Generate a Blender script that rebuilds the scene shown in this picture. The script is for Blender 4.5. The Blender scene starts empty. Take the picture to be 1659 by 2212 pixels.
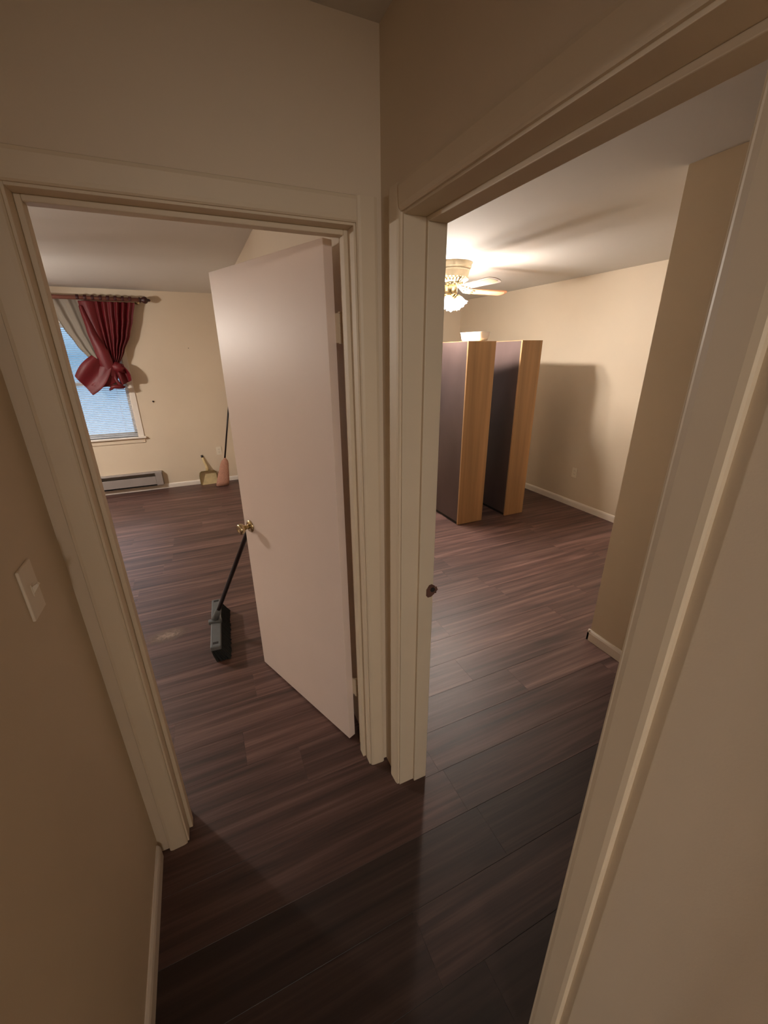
import bpy, bmesh, math, random
from mathutils import Vector, Matrix
random.seed(7)
SC = bpy.context.scene
COL = SC.collection
PI = math.pi
R = math.radians

# ------------------------------------------------------------------ camera
cam_d = bpy.data.cameras.new('camera')
cam = bpy.data.objects.new('camera', cam_d)
COL.objects.link(cam)
right = Vector((0.91263279, -0.40867997, -0.00905947))
down = Vector((-0.15569752, -0.32702932, -0.93209984))
fwd = Vector((0.37796783, 0.85207541, -0.36208814))
m = Matrix((right, -down, -fwd)).transposed().to_4x4()
m.translation = Vector((-0.5380, -1.2131, 1.715))
cam.matrix_world = m
cam_d.sensor_fit = 'HORIZONTAL'
cam_d.sensor_width = 36
cam_d.lens = 19.0756
cam_d.clip_start = 0.02
SC.camera = cam

# ------------------------------------------------------------------ world (dusk sky outside the windows)
W = bpy.data.worlds.new('dusk')
SC.world = W
W.use_nodes = True
wn = W.node_tree.nodes
wl = W.node_tree.links
bg = wn['Background']
tc = wn.new('ShaderNodeTexCoord')
sx = wn.new('ShaderNodeSeparateXYZ')
rp = wn.new('ShaderNodeValToRGB')
mr = wn.new('ShaderNodeMapRange')
mr.inputs['From Min'].default_value = -1
mr.inputs['From Max'].default_value = 1
rp.color_ramp.elements[0].position = 0.35
rp.color_ramp.elements[0].color = (0.30, 0.35, 0.43, 1)
rp.color_ramp.elements[1].position = 0.75
rp.color_ramp.elements[1].color = (0.82, 0.93, 1.05, 1)
e_ = rp.color_ramp.elements.new(0.5)
e_.color = (0.06, 0.125, 0.20, 1)
wl.new(tc.outputs['Generated'], sx.inputs[0])
wl.new(sx.outputs['Z'], mr.inputs['Value'])
wl.new(mr.outputs[0], rp.inputs[0])
wl.new(rp.outputs[0], bg.inputs['Color'])
SKY = 0.33
bg.inputs['Strength'].default_value = SKY

# ------------------------------------------------------------------ exposure
SC.view_settings.view_transform = 'Standard'
SC.view_settings.look = 'None'
SC.view_settings.exposure = 3.5
SC.view_settings.gamma = 1
SC.view_settings.use_curve_mapping = False
try:
    SC.cycles.use_denoising = True
    SC.cycles.max_bounces = 14
    SC.cycles.diffuse_bounces = 8
    SC.cycles.sample_clamp_indirect = 4
    SC.cycles.caustics_reflective = False
    SC.cycles.caustics_refractive = False
except Exception:
    pass
LAMP_B = 9.2       # watts of each bulb in the right room's fan light
LAMP_A = 11.0       # watts of each bulb in the left room's fan light
LAMP_COL = (1.0, 0.91, 0.82)
GLOBE = 17.5         # frosted globe light in the room behind the viewer, seen past the head of the hall's open end


# ------------------------------------------------------------------ materials
def sr(r, g, b):
    def c(v):
        v /= 255.0
        return v / 12.92 if v <= 0.04045 else ((v + 0.055) / 1.055) ** 2.4
    return (c(r), c(g), c(b), 1)


def mat(name, col, rough=0.6, metal=0.0, spec=0.5, noise=0.0, nscale=8.0, bump=0.0, bscale=200.0, stretch=(1, 1, 1), coat=0.0):
    M = bpy.data.materials.new(name)
    M.use_nodes = True
    nt = M.node_tree
    b = nt.nodes['Principled BSDF']
    b.inputs['Base Color'].default_value = col
    b.inputs['Roughness'].default_value = rough
    b.inputs['Metallic'].default_value = metal
    b.inputs['Specular IOR Level'].default_value = spec
    b.inputs['Coat Weight'].default_value = coat
    if noise or bump:
        t = nt.nodes.new('ShaderNodeTexCoord')
        mp = nt.nodes.new('ShaderNodeMapping')
        mp.inputs['Scale'].default_value = stretch
        nt.links.new(t.outputs['Object'], mp.inputs[0])
    if noise:
        n = nt.nodes.new('ShaderNodeTexNoise')
        n.inputs['Scale'].default_value = nscale
        n.inputs['Detail'].default_value = 5
        nt.links.new(mp.outputs[0], n.inputs['Vector'])
        r = nt.nodes.new('ShaderNodeValToRGB')
        r.color_ramp.elements[0].position = 0.3
        r.color_ramp.elements[1].position = 0.7
        lo = tuple(c * (1 - noise) for c in col[:3]) + (1,)
        hi = tuple(min(1, c * (1 + noise)) for c in col[:3]) + (1,)
        r.color_ramp.elements[0].color = lo
        r.color_ramp.elements[1].color = hi
        nt.links.new(n.outputs[0], r.inputs[0])
        nt.links.new(r.outputs[0], b.inputs['Base Color'])
    if bump:
        n2 = nt.nodes.new('ShaderNodeTexNoise')
        n2.inputs['Scale'].default_value = bscale
        n2.inputs['Detail'].default_value = 3
        nt.links.new(mp.outputs[0], n2.inputs['Vector'])
        bp = nt.nodes.new('ShaderNodeBump')
        bp.inputs['Strength'].default_value = bump
        bp.inputs['Distance'].default_value = 0.002
        nt.links.new(n2.outputs[0], bp.inputs['Height'])
        nt.links.new(bp.outputs[0], b.inputs['Normal'])
    return M


def plank_material():
    M = bpy.data.materials.new('walnut_laminate')
    M.use_nodes = True
    nt = M.node_tree
    L = nt.links
    N = nt.nodes.new
    b = nt.nodes['Principled BSDF']
    geo = N('ShaderNodeNewGeometry')
    oi = N('ShaderNodeObjectInfo')
    at = N('ShaderNodeAttribute')
    at.attribute_type = 'OBJECT'
    at.attribute_name = 'tone'
    off = N('ShaderNodeVectorMath')
    off.operation = 'MULTIPLY_ADD'
    comb = N('ShaderNodeCombineXYZ')
    mul = N('ShaderNodeMath')
    mul.operation = 'MULTIPLY'
    mul.inputs[1].default_value = 37.0
    L.new(oi.outputs['Random'], mul.inputs[0])
    L.new(mul.outputs[0], comb.inputs['X'])
    L.new(mul.outputs[0], comb.inputs['Z'])
    L.new(geo.outputs['Position'], off.inputs[0])
    off.inputs[1].default_value = (1.1, 26.0, 1.0)
    L.new(comb.outputs[0], off.inputs[2])
    n1 = N('ShaderNodeTexNoise')
    n1.inputs['Scale'].default_value = 1.0
    n1.inputs['Detail'].default_value = 6
    n1.inputs['Distortion'].default_value = 0.6
    L.new(off.outputs[0], n1.inputs['Vector'])
    r1 = N('ShaderNodeValToRGB')
    els = r1.color_ramp.elements
    els[0].position = 0.30
    els[0].color = sr(66, 48, 45)
    els[1].position = 0.72
    els[1].color = sr(128, 98, 90)
    e = els.new(0.50)
    e.color = sr(95, 68, 62)
    L.new(n1.outputs[0], r1.inputs[0])
    off2 = N('ShaderNodeVectorMath')
    off2.operation = 'MULTIPLY_ADD'
    L.new(geo.outputs['Position'], off2.inputs[0])
    off2.inputs[1].default_value = (4.0, 160.0, 1.0)
    L.new(comb.outputs[0], off2.inputs[2])
    n2 = N('ShaderNodeTexNoise')
    n2.inputs['Scale'].default_value = 1.0
    n2.inputs['Detail'].default_value = 3
    L.new(off2.outputs[0], n2.inputs['Vector'])
    mx = N('ShaderNodeMix')
    mx.data_type = 'RGBA'
    mx.blend_type = 'MULTIPLY'
    mx.inputs['Factor'].default_value = 0.45
    L.new(r1.outputs[0], mx.inputs['A'])
    r2 = N('ShaderNodeValToRGB')
    r2.color_ramp.elements[0].position = 0.35
    r2.color_ramp.elements[0].color = (0.45, 0.42, 0.42, 1)
    r2.color_ramp.elements[1].position = 0.65
    r2.color_ramp.elements[1].color = (1, 1, 1, 1)
    L.new(n2.outputs[0], r2.inputs[0])
    L.new(r2.outputs[0], mx.inputs['B'])
    mt = N('ShaderNodeVectorMath')
    mt.operation = 'SCALE'
    L.new(mx.outputs['Result'], mt.inputs[0])
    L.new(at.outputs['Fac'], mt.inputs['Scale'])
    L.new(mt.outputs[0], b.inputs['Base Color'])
    b.inputs['Roughness'].default_value = 0.47
    b.inputs['Specular IOR Level'].default_value = 0.5
    bp = N('ShaderNodeBump')
    bp.inputs['Strength'].default_value = 0.12
    bp.inputs['Distance'].default_value = 0.001
    L.new(n2.outputs[0], bp.inputs['Height'])
    L.new(bp.outputs[0], b.inputs['Normal'])
    return M


def glow_glass(name, col, emit, clear):
    M = bpy.data.materials.new(name)
    M.use_nodes = True
    nt = M.node_tree
    nt.nodes.remove(nt.nodes['Principled BSDF'])
    out = nt.nodes['Material Output']
    tr = nt.nodes.new('ShaderNodeBsdfTransparent')
    em = nt.nodes.new('ShaderNodeEmission')
    em.inputs['Color'].default_value = col
    em.inputs['Strength'].default_value = emit
    mx = nt.nodes.new('ShaderNodeMixShader')
    mx.inputs[0].default_value = clear
    nt.links.new(em.outputs[0], mx.inputs[1])
    nt.links.new(tr.outputs[0], mx.inputs[2])
    nt.links.new(mx.outputs[0], out.inputs[0])
    return M


def translucent(name, col, w):
    M = bpy.data.materials.new(name)
    M.use_nodes = True
    nt = M.node_tree
    out = nt.nodes['Material Output']
    b = nt.nodes['Principled BSDF']
    b.inputs['Base Color'].default_value = col
    b.inputs['Roughness'].default_value = 0.55
    t = nt.nodes.new('ShaderNodeBsdfTranslucent')
    t.inputs['Color'].default_value = col
    mx = nt.nodes.new('ShaderNodeMixShader')
    mx.inputs[0].default_value = w
    nt.links.new(b.outputs[0], mx.inputs[1])
    nt.links.new(t.outputs[0], mx.inputs[2])
    nt.links.new(mx.outputs[0], out.inputs[0])
    return M


def pane_material():
    M = bpy.data.materials.new('window_glass')
    M.use_nodes = True
    nt = M.node_tree
    nt.nodes.remove(nt.nodes['Principled BSDF'])
    out = nt.nodes['Material Output']
    tr = nt.nodes.new('ShaderNodeBsdfTransparent')
    tr.inputs['Color'].default_value = (0.93, 0.96, 0.97, 1)
    gl = nt.nodes.new('ShaderNodeBsdfGlossy')
    gl.inputs['Roughness'].default_value = 0.02
    fr = nt.nodes.new('ShaderNodeFresnel')
    fr.inputs['IOR'].default_value = 1.45
    mx = nt.nodes.new('ShaderNodeMixShader')
    nt.links.new(fr.outputs[0], mx.inputs[0])
    nt.links.new(tr.outputs[0], mx.inputs[1])
    nt.links.new(gl.outputs[0], mx.inputs[2])
    nt.links.new(mx.outputs[0], out.inputs[0])
    return M


M_WALL = mat('cream_wall_paint', sr(214, 199, 177), 0.6, noise=0.02, nscale=2.5, bump=0.10, bscale=260)
M_CEIL = mat('flat_ceiling_paint', sr(210, 207, 202), 0.8, noise=0.02, nscale=2, bump=0.15, bscale=150)
M_TRIM = mat('cream_trim_gloss', sr(214, 199, 175), 0.5, noise=0.02, nscale=5, bump=0.05, bscale=60)
M_DOOR = mat('off_white_door_paint', sr(230, 213, 203), 0.42, spec=0.38, noise=0.012, nscale=6, bump=0.06, bscale=90)
M_WHITE = mat('white_trim_paint', sr(228, 220, 210), 0.45, noise=0.02, nscale=12)
M_PLANK = plank_material()
M_BLIND = translucent('white_blind_vinyl', sr(240, 242, 245), 0.6)
M_BURG = mat('burgundy_satin', sr(100, 18, 26), 0.50, noise=0.14, nscale=6, bump=0.25, bscale=300, spec=0.45)
M_BURGSHADE = mat('shaded_burgundy_tab', sr(58, 10, 16), 0.5, noise=0.12, nscale=6)  # darker burgundy for the tabs, shadow at the curtain top put into the colour
M_LINER = translucent('grey_voile', sr(170, 160, 146), 0.3)
M_ROD = mat('mahogany_rod', sr(124, 78, 66), 0.35, noise=0.15, nscale=30, stretch=(1, 8, 8))
M_DARKROD = mat('dark_finial', sr(58, 24, 20), 0.4, noise=0.1, nscale=20)
M_HEAT = mat('grey_heater_enamel', sr(150, 142, 138), 0.45, noise=0.03, nscale=10)
M_DARK = mat('dark_recess', sr(38, 34, 32), 0.8, noise=0.1, nscale=20)
M_BRASS = mat('polished_brass', sr(196, 178, 142), 0.24, metal=1.0, noise=0.05, nscale=20)
M_FANMETAL = mat('antique_white_fan_metal', sr(226, 212, 182), 0.35, metal=0.25, noise=0.06, nscale=25)
M_FANBLADE = mat('oak_fan_blade', sr(206, 150, 112), 0.4, noise=0.08, nscale=20, stretch=(1, 8, 8))
M_CANE = mat('cream_cane_inset', sr(238, 222, 186), 0.5, noise=0.05, nscale=60)
M_BLADESHEEN = mat('reflecting_blade_face', sr(226, 216, 210), 0.4, noise=0.03, nscale=20)  # pale copy of the blade colour, reflected lamplight put into it
M_SHADE = glow_glass('lit_tulip_glass', (1.0, 0.93, 0.82, 1), 1.2, 0.50)
M_BULB = glow_glass('lit_bulb', (1.0, 0.9, 0.75, 1), 6.0, 0.3)
M_OAK = mat('honey_oak_front', sr(170, 132, 92), 0.45, noise=0.26, nscale=9, stretch=(1.6, 1, 0.05))
M_CABDARK = mat('dark_brown_laminate', sr(88, 72, 69), 0.46, spec=0.35, noise=0.15, nscale=4, stretch=(1, 1, 0.4))
M_PLASTIC = mat('white_plastic', sr(232, 232, 232), 0.4, noise=0.01, nscale=10)
M_IVORY = mat('ivory_plate', sr(228, 219, 200), 0.4, noise=0.01, nscale=10)
M_SWITCH = mat('white_switch_plate', sr(232, 222, 206), 0.35, noise=0.01, nscale=10)
M_PAN = mat('yellow_plastic_dustpan', sr(208, 188, 142), 0.5, noise=0.16, nscale=14)
M_PANRIM = mat('olive_dustpan_rim', sr(122, 104, 62), 0.5, noise=0.1, nscale=14)
M_STRAW = mat('pinkish_straw_bristle', sr(178, 132, 112), 0.85, noise=0.25, nscale=40, stretch=(6, 6, 0.6), bump=0.6, bscale=120)
M_BLACKROD = mat('black_broom_handle', sr(30, 18, 20), 0.4, noise=0.1, nscale=20)
M_GREYBLOCK = mat('slate_grey_plastic', sr(96, 100, 102), 0.5, noise=0.06, nscale=20)
M_BRISTLE = mat('black_bristle', sr(24, 28, 28), 0.85, noise=0.3, nscale=60, bump=0.8, bscale=200)
M_BRONZE = mat('dark_bronze_strike', sr(116, 84, 74), 0.35, metal=0.25, noise=0.15, nscale=40)
M_NAIL = mat('dark_nail_head', sr(40, 28, 22), 0.5, noise=0.1, nscale=50)
M_PANE = pane_material()


# ------------------------------------------------------------------ mesh helpers
def add_box(bm, a, b, bev=0.0):
    """axis-aligned box between corners a and b"""
    c = [(a[i] + b[i]) / 2 for i in range(3)]
    s = [abs(b[i] - a[i]) for i in range(3)]
    r = bmesh.ops.create_cube(bm, size=1.0, matrix=Matrix.Translation(c) @ Matrix.Diagonal((s[0], s[1], s[2], 1)))
    if bev > 0:
        es = list({e for v in r['verts'] for e in v.link_edges})
        bmesh.ops.bevel(bm, geom=es, offset=bev, segments=2, profile=0.5, affect='EDGES')
    return r['verts']


def add_prism(bm, pts, axis, lo, hi):
    """extrude a closed 2-D outline along an axis (0,1,2); pts are the two other coordinates in order"""
    def v3(p, t):
        if axis == 0:
            return (t, p[0], p[1])
        if axis == 1:
            return (p[0], t, p[1])
        return (p[0], p[1], t)
    A = [bm.verts.new(v3(p, lo)) for p in pts]
    B = [bm.verts.new(v3(p, hi)) for p in pts]
    n = len(pts)
    bm.faces.new(A)
    bm.faces.new(B[::-1])
    for i in range(n):
        j = (i + 1) % n
        bm.faces.new((A[i], B[i], B[j], A[j]))


def add_lathe(bm, prof, seg=24, mtx=None, flute=0.0, nfl=8):
    """spin a (radius, height) profile about z"""
    mtx = mtx or Matrix()
    rings = []
    for (r, z) in prof:
        ring = []
        for k in range(seg):
            a = 2 * PI * k / seg
            rr = r * (1 + flute * math.cos(nfl * a) * (1 if r > 0.02 else 0))
            ring.append(bm.verts.new(mtx @ Vector((rr * math.cos(a), rr * math.sin(a), z))))
        rings.append(ring)
    for i in range(len(rings) - 1):
        for k in range(seg):
            j = (k + 1) % seg
            bm.faces.new((rings[i][k], rings[i][j], rings[i + 1][j], rings[i + 1][k]))
    if prof[0][0] > 1e-5:
        bm.faces.new(rings[0][::-1])
    if prof[-1][0] > 1e-5:
        bm.faces.new(rings[-1])


def add_tube(bm, pts, rad, seg=10):
    """round bar through a list of points; rad a number or one per point"""
    P = [Vector(p) for p in pts]
    n = len(P)
    rd = rad if isinstance(rad, (list, tuple)) else [rad] * n
    up = Vector((0, 0, 1))
    rings = []
    for i in range(n):
        d = (P[min(i + 1, n - 1)] - P[max(i - 1, 0)]).normalized()
        u = up if abs(d.dot(up)) < 0.95 else Vector((1, 0, 0))
        s = d.cross(u).normalized()
        t = s.cross(d).normalized()
        rings.append([bm.verts.new(P[i] + rd[i] * (math.cos(2 * PI * k / seg) * s + math.sin(2 * PI * k / seg) * t)) for k in range(seg)])
    for i in range(n - 1):
        for k in range(seg):
            j = (k + 1) % seg
            bm.faces.new((rings[i][k], rings[i][j], rings[i + 1][j], rings[i + 1][k]))
    bm.faces.new(rings[0][::-1])
    bm.faces.new(rings[-1])


def obj(name, bm, material, parent=None, smooth=False, label=None):
    bmesh.ops.recalc_face_normals(bm, faces=bm.faces[:])
    me = bpy.data.meshes.new(name)
    bm.to_mesh(me)
    bm.free()
    me.materials.append(material)
    if smooth:
        for p in me.polygons:
            p.use_smooth = True
    o = bpy.data.objects.new(name, me)
    COL.objects.link(o)
    if parent:
        o.parent = parent
    if label:
        o['label'] = label
    return o


def B():
    return bmesh.new()


def boxobj(name, a, b, material, parent=None, bev=0.0):
    bm = B()
    add_box(bm, a, b, bev)
    return obj(name, bm, material, parent)


def tag(o, label, cat, group=None):
    o['label'] = label
    o['category'] = cat
    if group:
        o['group'] = group
    return o


def thing(name, label, cat, loc=(0, 0, 0), rz=0.0, group=None):
    o = bpy.data.objects.new(name, None)
    COL.objects.link(o)
    o.location = loc
    o.rotation_euler = (0, 0, rz)
    return tag(o, label, cat, group)


def struct(o, label=None):
    o['kind'] = 'structure'
    if label:
        o['label'] = label
    return o


def empty(name, loc=(0, 0, 0), rz=0.0):
    o = bpy.data.objects.new(name, None)
    COL.objects.link(o)
    o.location = loc
    o.rotation_euler = (0, 0, rz)
    return o


def wall(name, boxes, label, material=None):
    bm = B()
    for a, b in boxes:
        add_box(bm, a, b)
    o = obj(name, bm, material or M_WALL)
    return struct(o, label)


# ------------------------------------------------------------------ room shell
H = 2.45
FAR_A = 4.98      # far wall of the left room
FAR_B = 4.60      # far wall of the right room
XR = 3.36         # right wall of the right room
XL = -4.60        # left wall of the left room
XC = -0.921       # left hall wall

# window opening in the far wall of the left room
WX0, WX1, WZ0, WZ1 = -2.62, -1.285, 0.735, 2.10
# hidden window of the right room, behind the door post
VX0, VX1, VZ0, VZ1 = 0.45, 1.35, 0.85, 2.05

wall('wall_front', [((XL, 0, 0), (-0.845, 0.12, H)), ((-0.845, 0, 2.06), (-0.062, 0.12, H)), ((-0.062, 0, 0), (0.0, 0.12, H))],
     'cream wall at the end of the hall with the left doorway')
wall('wall_right', [((0, -0.115, 0), (0.115, 0.12, H)), ((0, -0.93, 2.06), (0.115, -0.115, H)), ((0, -3.2, 0), (0.115, -0.93, H))],
     'cream hall wall on the right with the right doorway')
wall('wall_left', [((XC - 0.1, -3.2, 0), (XC, 0, H))], 'cream hall wall on the left with a light switch')
wall('wall_back', [((-3.6, -3.3, 0), (XC, -3.2, H)), ((XC, -3.3, 2.20), (0.0, -3.2, H)), ((0.0, -3.3, 0), (2.2, -3.2, H))],
     'wall behind the viewer with the open end of the hall')
wall('wall_rear_room', [((-3.7, -6.4, 0), (-3.6, -3.2, H)), ((2.2, -6.4, 0), (2.3, -3.2, H)), ((-3.7, -6.5, 0), (2.3, -6.4, H))],
     'walls of the room behind the viewer')
wall('wall_divider', [((-0.05, 0.12, 0), (0.115, FAR_A, H))], 'wall between the two rooms')
wall('wall_far_left', [((XL, FAR_A, 0), (WX0, FAR_A + 0.14, H)), ((WX1, FAR_A, 0), (0.115, FAR_A + 0.14, H)),
                       ((WX0, FAR_A, 0), (WX1, FAR_A + 0.14, WZ0)), ((WX0, FAR_A, WZ1), (WX1, FAR_A + 0.14, H))],
     'cream far wall of the left room with a window')
wall('wall_outer_left', [((XL - 0.1, 0, 0), (XL, FAR_A + 0.14, H))], 'outer wall of the left room')
wall('wall_far_right', [((0.115, FAR_B, 0), (VX0, FAR_B + 0.14, H)), ((VX1, FAR_B, 0), (XR + 0.1, FAR_B + 0.14, H)),
                        ((VX0, FAR_B, 0), (VX1, FAR_B + 0.14, VZ0)), ((VX0, FAR_B, VZ1), (VX1, FAR_B + 0.14, H))],
     'cream far wall of the right room')
wall('wall_outer_right', [((XR, 0.105, 0), (XR + 0.1, FAR_B, H))], 'cream right wall of the right room with the cabinet shadow')
wall('wall_partition', [((1.517, -3.2, 0), (1.617, 0.205, H)), ((1.617, 0.105, 0), (XR, 0.205, H))],
     'cream partition in the right room ending at an outside corner')

ceil = boxobj('ceiling', (XL - 0.1, -6.5, H), (XR + 0.1, FAR_A + 0.14, H + 0.1), M_CEIL)
struct(ceil, 'off-white ceiling')

# floor: subfloor slab, then every laminate board as its own piece
PT = 0.012
fl = boxobj('floor', (XL - 0.1, -6.5, -0.10), (XR + 0.1, FAR_A + 0.14, -PT), mat('dark_subfloor', sr(30, 20, 18), 0.8, noise=0.1, nscale=5))
struct(fl, 'dark walnut laminate floor laid in long boards')
PITCH = 0.19


def plank_mesh(lx, ly):
    bm = B()
    c = 0.0005
    g = 0.0003
    x0, x1, y0, y1 = -lx / 2 + 0.0001, lx / 2 - 0.0001, -ly / 2 + g, ly / 2 - g
    cx_ = 0.0002
    lo = [bm.verts.new(p) for p in ((x0, y0, -PT), (x1, y0, -PT), (x1, y1, -PT), (x0, y1, -PT))]
    mi = [bm.verts.new(p) for p in ((x0, y0, -c), (x1, y0, -c), (x1, y1, -c), (x0, y1, -c))]
    tp = [bm.verts.new(p) for p in ((x0 + cx_, y0 + c, 0), (x1 - cx_, y0 + c, 0), (x1 - cx_, y1 - c, 0), (x0 + cx_, y1 - c, 0))]
    bm.faces.new(lo[::-1])
    bm.faces.new(tp)
    for a, b in ((lo, mi), (mi, tp)):
        for i in range(4):
            j = (i + 1) % 4
            bm.faces.new((a[i], a[j], b[j], b[i]))
    me = bpy.data.meshes.new('plank')
    bm.to_mesh(me)
    bm.free()
    me.materials.append(M_PLANK)
    return me


full = {}
rng = random.Random(11)
LX = 1.22
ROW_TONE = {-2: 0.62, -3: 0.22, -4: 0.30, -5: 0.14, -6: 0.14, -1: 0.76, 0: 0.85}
npl = 0
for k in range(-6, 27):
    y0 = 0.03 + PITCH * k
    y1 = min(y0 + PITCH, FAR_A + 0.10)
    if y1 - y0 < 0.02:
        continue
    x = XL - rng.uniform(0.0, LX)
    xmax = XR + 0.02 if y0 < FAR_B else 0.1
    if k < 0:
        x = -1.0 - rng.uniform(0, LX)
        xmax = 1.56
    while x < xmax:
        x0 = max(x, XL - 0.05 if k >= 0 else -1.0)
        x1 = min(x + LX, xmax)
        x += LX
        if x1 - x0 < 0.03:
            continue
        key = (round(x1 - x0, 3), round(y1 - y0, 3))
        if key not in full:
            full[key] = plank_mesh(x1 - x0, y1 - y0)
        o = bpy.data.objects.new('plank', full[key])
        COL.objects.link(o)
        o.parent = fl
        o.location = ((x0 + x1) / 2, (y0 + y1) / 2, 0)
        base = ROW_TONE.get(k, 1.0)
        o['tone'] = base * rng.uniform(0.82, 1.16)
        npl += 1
# the boards under and behind the viewer, out of the picture
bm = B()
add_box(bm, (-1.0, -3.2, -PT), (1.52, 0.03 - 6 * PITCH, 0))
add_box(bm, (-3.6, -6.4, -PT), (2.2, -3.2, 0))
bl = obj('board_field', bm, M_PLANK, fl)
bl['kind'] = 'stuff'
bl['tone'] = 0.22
print('planks', npl)


# ------------------------------------------------------------------ door frames
CAS = [(0.0, 0.0), (0.0, 0.007), (0.004, 0.010), (0.012, 0.012), (0.050, 0.014), (0.058, 0.012), (0.060, 0.008), (0.060, 0.0)]


def casing_bm(run_axis, lo, hi, inner, sgn, face, fs, along):
    """casing stick: profile across 'along' from the inner edge, standing proud of 'face' by fs direction"""
    bm = B()
    pts = []
    for (w, t) in CAS:
        pts.append((inner + sgn * w, face + fs * t))
    if run_axis == 2:
        if along == 0:
            add_prism(bm, pts, 2, lo, hi)                      # across x, proud in y
        else:
            add_prism(bm, [(b_, a_) for a_, b_ in pts], 2, lo, hi)   # across y, proud in x
    elif run_axis == 0:
        add_prism(bm, [(b_, a_) for a_, b_ in pts], 0, lo, hi)       # head: across z, proud in y
    else:
        add_prism(bm, [(b_, a_) for a_, b_ in pts], 1, lo, hi)       # head: across z, proud in x
    return bm


HEAD = 2.042
f1 = struct(empty('trim_1'), 'cream door frame of the left doorway')
AL, AR = -0.828, -0.076     # inner casing edges of the left doorway
obj('casing', casing_bm(2, 0, HEAD + 0.06, AR, +1, 0.0, -1, 0), M_TRIM, f1)
obj('casing', casing_bm(2, 0, HEAD + 0.06, AL, -1, 0.0, -1, 0), M_TRIM, f1)
obj('head_casing', casing_bm(0, AL, AR, HEAD, +1, 0.0, -1, 0), M_TRIM, f1)
boxobj('jamb', (AR - 0.006, -0.001, 0), (AR + 0.0135, 0.125, HEAD + 0.014), M_TRIM, f1, 0.001)
boxobj('jamb', (AL - 0.0165, -0.001, 0), (AL + 0.006, 0.125, HEAD + 0.014), M_TRIM, f1, 0.001)
boxobj('head_jamb', (AL + 0.006, -0.001, HEAD - 0.006), (AR - 0.006, 0.125, HEAD + 0.014), M_TRIM, f1, 0.001)
boxobj('stop', (AR - 0.019, 0.045, 0), (AR - 0.006, 0.082, HEAD - 0.006), M_TRIM, f1, 0.002)
boxobj('stop', (AL + 0.006, 0.045, 0), (AL + 0.019, 0.082, HEAD - 0.006), M_TRIM, f1, 0.002)
boxobj('head_stop', (AL + 0.019, 0.045, HEAD - 0.019), (AR - 0.019, 0.082, HEAD - 0.006), M_TRIM, f1, 0.002)

f2 = struct(empty('trim_2'), 'cream door frame of the right doorway')
BN, BF = -0.905, -0.134     # inner casing edges of the right doorway (near, far)
obj('casing', casing_bm(2, 0, HEAD + 0.06, BF, +1, 0.0, -1, 1), M_TRIM, f2)
obj('casing', casing_bm(2, 0, HEAD + 0.06, BN, -1, 0.0, -1, 1), M_TRIM, f2)
obj('head_casing', casing_bm(1, BN, BF, HEAD, +1, 0.0, -1, 1), M_TRIM, f2)
boxobj('jamb', (-0.001, BF - 0.006, 0), (0.120, BF + 0.0185, HEAD + 0.014), M_TRIM, f2, 0.001)
boxobj('jamb', (-0.001, BN - 0.0245, 0), (0.120, BN + 0.006, HEAD + 0.014), M_TRIM, f2, 0.001)
boxobj('head_jamb', (-0.001, BN + 0.006, HEAD - 0.006), (0.120, BF - 0.006, HEAD + 0.014), M_TRIM, f2, 0.001)
boxobj('stop', (0.062, BF - 0.018, 0), (0.119, BF - 0.006, HEAD - 0.006), M_TRIM, f2, 0.002)
boxobj('stop', (0.062, BN + 0.006, 0), (0.119, BN + 0.018, HEAD - 0.006), M_TRIM, f2, 0.002)
boxobj('head_stop', (0.062, BN + 0.018, HEAD - 0.018), (0.119, BF - 0.018, HEAD - 0.006), M_TRIM, f2, 0.002)
# room-side casing of the right doorway
obj('casing', casing_bm(2, 0, HEAD + 0.06, BF, +1, 0.115, +1, 1), M_TRIM, f2)
obj('casing', casing_bm(2, 0, HEAD + 0.06, BN, -1, 0.115, +1, 1), M_TRIM, f2)
obj('head_casing', casing_bm(1, BN, BF, HEAD, +1, 0.115, +1, 1), M_TRIM, f2)
# strike plate with a curled lip on the far post
bm = B()
ys = BF - 0.0185
pts = [(0.091, 0.922), (0.097, 0.914), (0.110, 0.914), (0.122, 0.922), (0.129, 0.932), (0.129, 0.948), (0.122, 0.957), (0.112, 0.964), (0.102, 0.962), (0.091, 0.946)]
add_prism(bm, pts, 1, ys - 0.002, ys + 0.001)
add_tube(bm, [(0.126, ys - 0.002, 0.928), (0.130, ys - 0.004, 0.940), (0.126, ys - 0.002, 0.952)], 0.005, 8)
sp = obj('strike_plate', bm, M_BRONZE, f2, label='dark bronze strike plate')
bm = B()
add_lathe(bm, [(0.0, 0), (0.009, 0), (0.009, 0.0015), (0, 0.0015)], 14, Matrix.Translation((0.115, ys - 0.0021, 0.942)) @ Matrix.Rotation(R(90), 4, 'X'))
obj('latch_hole', bm, M_DARK, sp)


# ------------------------------------------------------------------ skirting boards
def skirting(name, pts2, axis, lo, hi, label):
    bm = B()
    add_prism(bm, pts2, axis, lo, hi)
    return struct(obj(name, bm, M_WHITE), label)


def sk_prof(face, sgn, h=0.068, t=0.012):
    return [(face, 0.0), (face + sgn * t, 0.0), (face + sgn * t, h * 0.72), (face + sgn * t * 0.75, h * 0.88), (face + sgn * t * 0.3, h), (face, h)]


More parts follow.
